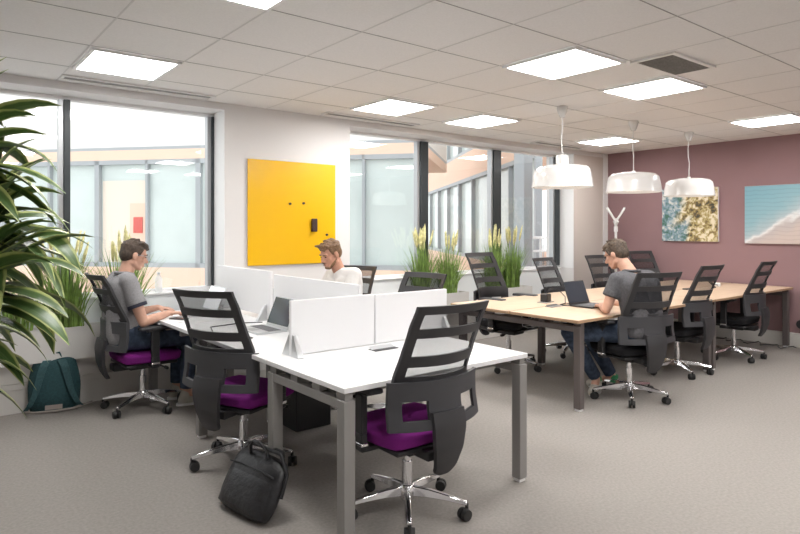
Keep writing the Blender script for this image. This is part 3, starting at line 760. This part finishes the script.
# ------------------------------------------------------------------ bags
def soft_box(b, W, Hh, D, pw=3.2, n=20, bulge=1.0, taper=0.):
    """pillow-like slab standing on z=0, thick along y"""
    def fn(a, c):
        x, z = a*2-1, c*2-1
        th = D/2*(1-abs(x)**4*.75)*(1-abs(z)**4*.75)*bulge
        k = 1-.10*(abs(x)**pw)*(abs(z)**pw)
        X = x*W/2*k*(1-taper*max(0, z)); Z = Hh/2+z*Hh/2*k
        return V((X, -th, Z)), V((X, th, Z))
    b.slab(fn, n, n)
w = V((.18, -.98, 0)).normalized(); up = V((.50, .09, .86)); up = (up-w*up.dot(w)).normalized(); nb = up.cross(w)   # nb: thickness direction
R = Matrix((w, nb, up)).transposed()
t = thing('laptop_bag', 'black laptop bag leaning on a grey desk leg', 'bag', (1.30, 2.93, .012), mat3=R)
b = MB(); soft_box(b, .43, .31, .11, taper=.06); b.build('body', M['nylon'], t, smooth=60)
FR = 1 if (R @ V((0, 1, 0))).x < 0 else -1      # the side facing the viewer
b = MB()
def fn(a, c):
    x, z = a*2-1, c*2-1
    th = .008*(1-abs(x)**6)*(1-abs(z)**6)+.002
    y0 = .055*(1-abs(x*.9)**4*.75)*(1-abs((z*.42-.30))**4*.75)
    return V((x*.19, FR*(y0+th-.002), .105+z*.085)), V((x*.19, FR*(y0-.012), .105+z*.085))
b.slab(fn, 14, 10); b.build('front_pocket', M['nylon'], t, smooth=60)
b = MB(); b.tube([(-.185, FR*.052, .215), (-.09, FR*.056, .222), (.0, FR*.057, .222), (.09, FR*.056, .222), (.185, FR*.050, .215)], .004, n=6); b.build('zipper', M['plastic'], t, smooth=60)
for s in (-1, 1):
    b = MB(); b.tube([(-.075, s*.035, .285), (-.07, s*.06, .32), (-.03, s*.085, .345), (.03, s*.085, .345), (.07, s*.06, .32), (.075, s*.035, .285)], .009, n=8); b.build('handle', M['nylon'], t, smooth=60)
b = MB(); b.tube([(-.19, 0, .285), (-.20, .03, .33), (-.10, .05, .335), (.05, -.04, .33), (.17, -.05, .33), (.215, 0, .25), (.225, .01, .14)], .010, n=8); b.build('shoulder_strap', M['nylon'], t, smooth=60)

t = thing('backpack', 'dark teal backpack on the floor against the low window wall', 'backpack', (.885, 5.545, 0), .50)
t.rotation_euler = (-.13, 0, -.22)
b = MB(); soft_box(b, .37, .44, .17, pw=2.4, taper=.16); b.build('body', M['teal'], t, smooth=60)
for s in (-1, 1):
    b = MB(); pts = [(s*.05, -.062, .41), (s*.075, -.098, .36), (s*.10, -.108, .26), (s*.125, -.105, .16), (s*.165, -.095, .07), (s*.195, -.07, .035)]
    def fn(a, c, pts=pts, s=s):
        q = c*(len(pts)-1); i = min(int(q), len(pts)-2); f = q-i
        p = V(pts[i]).lerp(V(pts[i+1]), f); o = V((.030*(a*2-1)*(1-.45*c), 0, 0))
        return p+o+V((0, -.006, 0)), p+o+V((0, .006, 0))
    b.slab(fn, 2, 20); b.build('shoulder_strap', M['teal_strap'], t, smooth=60)
b = MB(); b.tube([(-.05, -.03, .425), (-.035, -.045, .465), (.035, -.045, .465), (.05, -.03, .425)], .009, n=8); b.build('grab_handle', M['teal_strap'], t, smooth=60)
b = MB(); b.tube([(-.178, 0, .05), (-.178, 0, .26), (-.158, 0, .36), (-.10, 0, .43), (0, 0, .448), (.10, 0, .43), (.158, 0, .36), (.178, 0, .26), (.178, 0, .05)], .006, n=6); b.build('piping', M['strap_pale'], t, smooth=60)
b = MB(); b.tube([(-.19, -.08, .03), (-.12, -.17, .028), (0, -.20, .03), (.12, -.16, .028), (.19, -.07, .035), (.27, -.02, .05)], .008, n=6); b.build('loose_webbing', M['strap_pale'], t, smooth=60)
MB().box((0, -.083, .045), (.12, .006, .035)).build('patch', M['strap_pale'], t)

# ------------------------------------------------------------------ people
class Flesh:
    """tapered limbs and ellipsoids that are then melted into one skin"""
    def __init__(s): s.b = MB()
    def cone(s, p0, r0, p1, r1, n=16):
        p0, p1 = V(p0), V(p1); d = p1-p0; L = d.length; d.normalize()
        sa = max(-1, min(1, (r0-r1)/max(L, 1e-6))); al = math.asin(sa)
        a = d.orthogonal().normalized(); c = d.cross(a); prof = []
        for i in range(7): th = -PI/2+(al+PI/2)*i/6; prof.append((p0+d*(r0*math.sin(th)), max(r0*math.cos(th), 1e-4)))
        for i in range(7): th = al+(PI/2-al)*i/6; prof.append((p1+d*(r1*math.sin(th)), max(r1*math.cos(th), 1e-4)))
        vs = [q+(a*math.cos(2*PI*k/n)+c*math.sin(2*PI*k/n))*r for q, r in prof for k in range(n)]
        fs = [(i*n+k, i*n+(k+1) % n, (i+1)*n+(k+1) % n, (i+1)*n+k) for i in range(len(prof)-1) for k in range(n)]
        fs += [tuple(range(n))[::-1], tuple(range((len(prof)-1)*n, len(prof)*n))]
        s.b.add(vs, fs)
    def flat(s, p0, r0, p1, r1): s.b.cyl(p0, p1, r0, r1, n=20)
    def chain(s, pts, rs):
        for i in range(len(pts)-1): s.cone(pts[i], rs[i], pts[i+1], rs[i+1])
    def ell(s, c, r, R=None, n=18, m=12):
        R = R or Matrix.Identity(3); c = V(c); vs = []
        for i in range(m+1):
            th = -PI/2+PI*i/m
            for k in range(n):
                ph = 2*PI*k/n; vs.append(c+R @ V((r[0]*max(math.cos(th), 1e-3)*math.cos(ph), r[1]*max(math.cos(th), 1e-3)*math.sin(ph), r[2]*math.sin(th))))
        fs = [(i*n+k, i*n+(k+1) % n, (i+1)*n+(k+1) % n, (i+1)*n+k) for i in range(m) for k in range(n)]
        fs += [tuple(range(n))[::-1], tuple(range(m*n, (m+1)*n))]
        s.b.add(vs, fs)
    def melt(s, name, m, parent, voxel=.007, smooth=6):
        tmp = s.b.build('tmp', m)
        r = tmp.modifiers.new('r', 'REMESH'); r.mode = 'VOXEL'; r.voxel_size = voxel; r.use_smooth_shade = True
        k = tmp.modifiers.new('s', 'SMOOTH'); k.factor = .5; k.iterations = smooth
        dg = bpy.context.evaluated_depsgraph_get(); dg.update()
        me = bpy.data.meshes.new_from_object(tmp.evaluated_get(dg)); me.name = name
        old = tmp.data; bpy.data.objects.remove(tmp); bpy.data.meshes.remove(old)
        me.shade_smooth()
        o = bpy.data.objects.new(name, me); COL.objects.link(o); o.parent = parent
        return o

def hand(F, wrist, tip_dir, down, side, curl=.5):
    """palm, four unequal bent fingers and a thumb leaving the side of the palm; side: direction towards the thumb"""
    f = V(tip_dir).normalized(); dn = V(down); dn = (dn-f*dn.dot(f)).normalized(); sd = V(side); sd = (sd-f*sd.dot(f)-dn*sd.dot(dn)).normalized()
    w = V(wrist)
    for k in range(4):
        x = (.030-.020*k)
        F.cone(w+f*.012+sd*x*.6, .015, w+f*.082+sd*x, .0125)
        L = (.040, .046, .042, .032)[k]; base = w+f*.088+sd*x*1.05
        k1 = base+(f*math.cos(curl*.6)+dn*math.sin(curl*.6)+sd*x*1.5).normalized()*L
        k2 = k1+(f*math.cos(curl*1.5)+dn*math.sin(curl*1.5)).normalized()*L*.75
        F.cone(base, .0092, k1, .0086); F.cone(k1, .0086, k2, .0072)
    tb = w+f*.030+sd*.030+dn*.004; t1 = tb+(f*.65+sd*.6+dn*.25).normalized()*.042; t2 = t1+(f*.9+sd*.15+dn*.3).normalized()*.032
    F.cone(tb, .0135, t1, .0105); F.cone(t1, .0105, t2, .0085)

def person(label, loc, rz, J, skin, hair, shirt, trousers, shoes, glasses=False, collar=None, cuff=None, sleeve=.62, beard=None, quiff=.0, shoe_lining=None):
    t = thing('person', label, 'person', loc, rz)
    F = Flesh()
    hc = V(J['head']); Rh = Euler((J.get('pitch', 0), J.get('roll', 0), J.get('yaw', 0))).to_matrix()
    hp = lambda x, y, z: hc+Rh @ V((x, y, z))
    nk, ch, wa, pe = [V(J[k]) for k in ('neck', 'chest', 'waist', 'pelvis')]
    lr = ('l', 'r'); sg = {'l': -1, 'r': 1}
    # torso
    up = (nk-ch).normalized()
    F.cone(nk-up*.03, .058, hp(0, -.022, -.045), .056)
    for s in (-.075, .075):
        F.cone(ch+V((s, 0, .02)), .112, wa+V((s*.85, 0, 0)), .103); F.cone(wa+V((s*.85, 0, 0)), .103, pe+V((s, 0, .0)), .115)
    for s in lr: F.cone(nk+V((sg[s]*.03, -.01, -.035)), .055, V(J['sh_'+s]), .056); F.cone(ch+V((sg[s]*.08, .01, .03)), .10, V(J['sh_'+s])+V((-sg[s]*.04, 0, -.03)), .065)
    # arms
    for s in lr:
        sh, el, wr = [V(J[k+s]) for k in ('sh_', 'el_', 'wr_')]
        F.cone(sh, .054, sh.lerp(el, .5), .047); F.cone(sh.lerp(el, .5), .047, el, .038)
        m = el.lerp(wr, .3); F.cone(el, .038, m, .040); F.cone(m, .040, wr, .025)
        hd = V(J['hd_'+s])-wr; F.cone(wr, .025, wr+hd.normalized()*.02, .023)
        hand(F, wr, hd, (0, 0, -1), (-sg[s], 0, 0), J.get('curl', .5))
    # legs
    for s in lr:
        hi, kn, an, to = [V(J[k+s]) for k in ('hi_', 'kn_', 'an_', 'to_')]
        F.cone(hi, .088, kn, .058); m = kn.lerp(an, .3); F.cone(kn, .058, m, .056); F.cone(m, .056, an, .036); F.cone(an, .036, to.lerp(an, .6), .035); F.cone(an-V((0, 0, .045)), .03, to, .026)
    # head
    F.ell(hp(0, -.012, .035), (.074, .093, .080), Rh); F.ell(hp(0, .022, -.03), (.060, .070, .075), Rh)
    F.cone(hp(-.022, .055, -.088), .022, hp(.022, .055, -.088), .022); F.cone(hp(-.05, .0, -.06), .024, hp(-.018, .058, -.09), .018); F.cone(hp(.05, .0, -.06), .024, hp(.018, .058, -.09), .018)
    F.cone(hp(0, .082, .012), .010, hp(0, .108, -.028), .0125); F.ell(hp(0, .094, -.030), (.018, .014, .010), Rh)
    F.cone(hp(-.038, .076, .026), .010, hp(.038, .076, .026), .010)
    F.ell(hp(0, .084, -.060), (.024, .012, .007), Rh); F.ell(hp(0, .081, -.071), (.021, .012, .008), Rh)
    for s in (-1, 1):
        F.ell(hp(s*.042, .060, -.020), (.020, .020, .018), Rh)
        F.ell(hp(s*.077, -.010, -.008), (.009, .022, .032), Rh)
    body = F.melt('body', M[skin], t, .0055, 5)
    b = MB()
    for s in (-1, 1):
        b2 = Flesh(); b2.ell(hp(s*.032, .081, .006), (.010, .005, .0045), Rh, 12, 8); b2.b.build('eye', M['eye'], t, smooth='all')
        b3 = Flesh(); b3.chain([hp(s*.014, .090, .025), hp(s*.032, .089, .030), hp(s*.050, .078, .025)], [.0035, .0042, .003]); b3.b.build('eyebrow', M[hair], t, smooth='all')
    b = MB(); b.tube([hp(-.022, .0935, -.0655), hp(0, .0975, -.0655), hp(.022, .0935, -.0655)], .0022, n=6); b.build('mouth', mat('lip', (.33, .13, .11), .5), t, smooth='all')
    # hair
    F = Flesh(); rnd = random.Random(hash(label) % 1000 if False else len(label))
    F.ell(hp(0, -.028, .048), (.082, .092, .082), Rh); F.ell(hp(0, -.055, .005), (.076, .062, .075), Rh); F.ell(hp(0, .030, .088), (.062, .058, .036), Rh)
    for s in (-1, 1): F.cone(hp(s*.066, .028, .055), .016, hp(s*.071, .018, .012), .010)
    for k in range(46):
        a = rnd.uniform(-PI, PI); e = rnd.uniform(.15, 1.3); d = V((math.cos(a)*math.cos(e), math.sin(a)*math.cos(e)*1.1, math.sin(e)))
        p = hp(d.x*.074, d.y*.086-.022, d.z*.080+.048); q = V((rnd.uniform(-.5, .5), .6+rnd.uniform(-.3, .3), .25)).normalized()
        F.cone(p, .012, p+Rh @ (q*.026), .006)
    if quiff:
        for k in range(14):
            x = -.055+.11*k/13; F.cone(hp(x, .05, .095), .016, hp(x*1.1+rnd.uniform(-.01, .01), .080+rnd.uniform(-.01, .01), .105+quiff*rnd.uniform(.4, 1)), .008)
    F.melt('hair', M[hair], t, .006, 2)
    if beard:
        F = Flesh(); F.chain([hp(-.064, .0, -.045), hp(-.052, .035, -.075), hp(-.024, .068, -.102), hp(.024, .068, -.102), hp(.052, .035, -.075), hp(.064, .0, -.045)], [.008, .013, .014, .014, .013, .008])
        F.chain([hp(-.022, .088, -.052), hp(0, .0945, -.051), hp(.022, .088, -.052)], [.004, .005, .004]); F.melt('beard', M[beard], t, .004, 2)
    if glasses:
        b = MB()
        for s in (-1, 1):
            b.tube([hp(s*.034+.025*math.cos(a)*1.1, .101-.008*abs(math.cos(a)), .006+.018*math.sin(a)) for a in [i*2*PI/16 for i in range(17)]], .0019, n=6)
            b.tube([hp(s*.061, .094, .012), hp(s*.079, .05, .013), hp(s*.082, .0, .010), hp(s*.080, -.02, -.004)], .0019, n=6)
        b.tube([hp(-.008, .104, .010), hp(.008, .104, .010)], .0028, n=6); b.build('glasses', M[glasses], t, smooth=60)
    # shirt
    F = Flesh(); g = .013
    for s in (-.075, .075):
        F.cone(ch+V((s, 0, .02)), .112+g, wa+V((s*.85, 0, 0)), .106+g); F.cone(wa+V((s*.85, 0, 0)), .106+g, pe+V((s, -.005, .01)), .112+g)
    for s in lr:
        sh, el = V(J['sh_'+s]), V(J['el_'+s])
        F.cone(nk+V((sg[s]*.03, -.01, -.048)), .055+g, sh, .056+g); F.cone(ch+V((sg[s]*.08, .01, .03)), .10+g, sh+V((-sg[s]*.04, 0, -.03)), .065+g)
        e = sh.lerp(el, sleeve); F.cone(sh, .055+g, sh.lerp(el, sleeve*.7), .054+g); F.flat(sh.lerp(el, sleeve*.5), .056+g, e, .056+g*1.2)
    F.melt('shirt', M[shirt], t, .008, 6)
    if cuff:
        for s in lr:
            sh, el = V(J['sh_'+s]), V(J['el_'+s]); MB().cyl(sh.lerp(el, sleeve-.07), sh.lerp(el, sleeve+.012), .0735, .0725, n=24).build('sleeve_trim', M[cuff], t, smooth=50)
    if collar:
        F = Flesh(); a0 = nk+V((0, .0, .012))
        pts = [a0+V((.068*math.sin(a), .066*math.cos(a)-.006, -.020*max(0, math.cos(a)))) for a in [.35+i*(2*PI-.7)/14 for i in range(15)]]
        F.chain(pts, [.014]*15); F.melt('collar', M[collar], t, .006, 2)
    # trousers
    F = Flesh()
    for s in (-.075, .075): F.cone(pe+V((s, 0, .04)), .116+.006, pe+V((s, .0, .0)), .118+.006)
    for s in lr:
        hi, kn, an = [V(J[k+s]) for k in ('hi_', 'kn_', 'an_')]
        F.cone(hi, .094, kn, .070); F.cone(kn, .070, kn.lerp(an, .45), .066); F.flat(kn.lerp(an, .40), .066, an.lerp(kn, .06), .055)
    F.melt('trousers', M[trousers], t, .008, 5)
    for s in lr:
        an, to = V(J['an_'+s]), V(J['to_'+s]); d = (to-an); d.z = 0; d.normalize(); n_ = V((-d.y, d.x, 0))
        F = Flesh(); heel = V((an.x, an.y, .042))-d*.03; toe = heel+d*.225
        F.cone(heel, .040, heel.lerp(toe, .5), .044); F.cone(heel.lerp(toe, .5), .042, toe-V((0, 0, .008)), .034); F.cone(heel+V((0, 0, .0)), .04, heel+d*.02+V((0, 0, .055)), .040)
        so = F.melt('shoe', M[shoes], t, .006, 4)
        for v in so.data.vertices: v.co.z = max(v.co.z, .004)
        b = MB(); N = 24
        out = [(heel+d*(.0925+.165*math.cos(a)*.9)+n_*(.047*math.sin(a))) for a in [2*PI*i/N for i in range(N)]]
        b.add([V((p.x, p.y, .001)) for p in out]+[V((p.x, p.y, .022)) for p in out], [(i, (i+1) % N, N+(i+1) % N, N+i) for i in range(N)]+[tuple(range(N))[::-1], tuple(range(N, 2*N))])
        b.build('sole', M['trim_white'], so)
        if shoe_lining: MB().cyl(heel+d*.02+V((0, 0, .05)), heel+d*.015+V((0, 0, .088)), .042, .040, n=20).build('lining', M[shoe_lining], so, smooth=40)
    return t

base = dict(neck=(0, -.08, 1.10), chest=(0, -.11, .96), waist=(0, -.12, .77), pelvis=(0, -.11, .615),
            sh_l=(-.175, -.10, 1.055), sh_r=(.175, -.10, 1.055), hi_l=(-.09, -.03, .585), hi_r=(.09, -.03, .585),
            kn_l=(-.12, .39, .565), kn_r=(.12, .39, .565), an_l=(-.12, .37, .11), an_r=(.12, .37, .11), to_l=(-.13, .53, .04), to_r=(.13, .53, .04))
J = dict(base, head=(.0, -.01, 1.245), pitch=-.28, yaw=-.05, el_r=(.245, -.01, .735), wr_r=(.20, .20, .785), hd_r=(.15, .32, .775), el_l=(-.235, .0, .745), wr_l=(-.16, .22, .79), hd_l=(-.09, .33, .775), curl=.45,
         sh_l=(-.175, -.10, 1.05), sh_r=(.175, -.10, 1.05))
person('man in grey polo with navy trim and glasses, seated by the left window', (1.41, 5.20, 0), -PI/2+.0, J, 'skin', 'hair_dark', 'polo', 'jeans', 'shoe', glasses='alu_light', collar='polo', cuff='navy')
J = dict(base, head=(.0, .04, 1.235), pitch=-.38, yaw=.12, neck=(0, -.05, 1.095), el_r=(.24, .03, .75), wr_r=(.16, .26, .785), hd_r=(.10, .37, .775), el_l=(-.24, .03, .75), wr_l=(-.16, .26, .785), hd_l=(-.10, .37, .775), curl=.45)
person('bearded man in a white shirt looking down behind the white screens', (2.945, 4.64, 0), PI/2, J, 'skin2', 'hair_light', 'tee', 'jeans_dark', 'shoe', sleeve=.95, beard='hair_light', quiff=.012)
J = dict(base, head=(-.06, .135, 1.235), pitch=-.42, yaw=.42, neck=(-.02, .0, 1.095), chest=(0, -.07, .95), waist=(0, -.11, .77), sh_l=(-.185, -.02, 1.03), sh_r=(.165, -.01, 1.04),
         el_l=(-.275, .0, .79), wr_l=(-.125, .245, .785), hd_l=(-.05, .37, .775), el_r=(.245, .06, .79), wr_r=(.11, .33, .785), hd_r=(.06, .435, .775), curl=.45,
         hi_l=(-.11, .0, .585), kn_l=(-.45, .27, .565), an_l=(-.09, .35, .11), to_l=(-.215, .25, .04), hi_r=(.07, .02, .585), kn_r=(-.16, .42, .565), an_r=(.10, .37, .11), to_r=(-.02, .48, .04))
person('man in charcoal shirt and jeans with glasses, typing at the wooden desk', (4.80, 2.84, 0), -.3, J, 'skin', 'hair_mid', 'polo_dark', 'jeans', 'shoe', glasses='plastic', collar='polo_dark', sleeve=.58, shoe_lining='shoe_green')

# ------------------------------------------------------------------ courtyard outside the windows
structure(MB().box2((-25, 6.0, -.4), (45, 60, -.02)).build('terrace', M['terrace']))
def facade(name, label, p, q, panels, levels, group):
    """building wing from p to q; levels: (z0, z1, material, glazed)"""
    p, q = V((*p, 0)), V((*q, 0)); d = q-p; L = d.length; ang = math.atan2(d.y, d.x)
    t = thing(name, label, 'building', (p.x, p.y, 0), ang, group)
    # depth goes away from the viewer
    away = 1 if V((-math.sin(ang), math.cos(ang), 0)).dot(p) > 0 else -1
    Y = lambda y: away*y
    for (z0, z1, m, gl) in levels:
        if not gl:
            b = MB(); b.box2((0, Y(0), z0), (L, Y(4), z1)); b.build('wall', M[m], t)
        else:
            b = MB(); b.box2((0, Y(.10), z0), (L, Y(.14), z1)); b.build('glazing', M[m], t)
            b = MB(); n = int(L/panels)
            for k in range(n+1):
                x = k*L/n; w = .05 if k % 2 else .10; b.box2((x-w/2, Y(.0), z0), (x+w/2, Y(.12), z1))
            b.box2((0, Y(0), z0), (L, Y(.11), z0+.09)); b.box2((0, Y(0), z1-.09), (L, Y(.11), z1))
            b.build('glazing_frame', M['fframe'], t)
    return t, Y
fa, YA = facade('office_wing', 'pale glazed office wing with peach bands across the courtyard', (7.35, 8.55), (-4.4, 22.2), 1.12,
           [(-.02, .69, 'peach', 0), (.69, 2.86, 'fglass', 1), (2.86, 3.06, 'peach', 0), (3.06, 3.12, 'fframe', 0), (3.12, 4.4, 'facade', 0)], 'office wings round the courtyard')
o = MB().box2((5.68, YA(.05), .72), (6.03, YA(.085), 1.98)).build('door', M['peach'], fa)
MB().box2((5.74, YA(.03), 1.38), (5.94, YA(.055), 1.70)).build('notice', M['red'], o)
MB().box2((5.66, YA(.09), .72), (6.68, YA(.102), 2.45)).build('wall_panel', mat('cream panel', (.80, .72, .62), .8), fa)
facade('office_wing', 'pale glazed office wing at right angles behind the second window', (8.9, 7.2), (16.0, 18.6), 1.5,
       [(-.02, .69, 'peach', 0), (.69, 2.86, 'fglass', 1), (2.86, 3.55, 'peach', 0), (3.55, 4.7, 'fglass', 1), (4.7, 5.3, 'peach', 0)], 'office wings round the courtyard')
tag(MB().box2((7.82, 6.55, -.02), (8.04, 6.77, 3.4)).build('terrace_column', M['fframe'], bevel=.01), 'grey column standing outside the right pane of the second window', 'column')
t = thing('terrace_railing', 'white railing outside the right end of the second window', 'railing', (7.95, 6.75, -.02))
b = MB(); b.tube([(0, 0, 1.33), (1.2, .1, 1.33)], .025); b.tube([(0, 0, 1.10), (1.2, .1, 1.10)], .02); b.build('rail', M['trim_white'], t, smooth=60)
for k in range(3): MB().tube([(.05+k*.55, .004+k*.045, 0), (.05+k*.55, .004+k*.045, 1.33)], .02).build('post', M['trim_white'], t, smooth=60)
b = MB()
for k in range(11): b.tube([(.1+k*.1, .008+k*.0083, .35), (.1+k*.1, .008+k*.0083, 1.33)], .007, n=6)
b.tube([(0, 0, .35), (1.2, .1, .35)], .015, n=6); b.build('balusters', M['alu_light'], t, smooth=60)

# ------------------------------------------------------------------ light
w = bpy.data.worlds.new('sky'); SC.world = w; w.use_nodes = True
nt = w.node_tree; bg = nt.nodes['Background']
bg.inputs['Color'].default_value = (.96, .985, 1, 1); bg.inputs['Strength'].default_value = 1.75
SC.view_settings.view_transform = 'Standard'; SC.view_settings.look = 'None'; SC.view_settings.gamma = 1
SC.view_settings.use_curve_mapping = False; SC.view_settings.exposure = 0.2
SC.cycles.use_denoising = True; SC.cycles.max_bounces = 10; SC.cycles.transparent_max_bounces = 24
SC.cycles.sample_clamp_indirect = 8
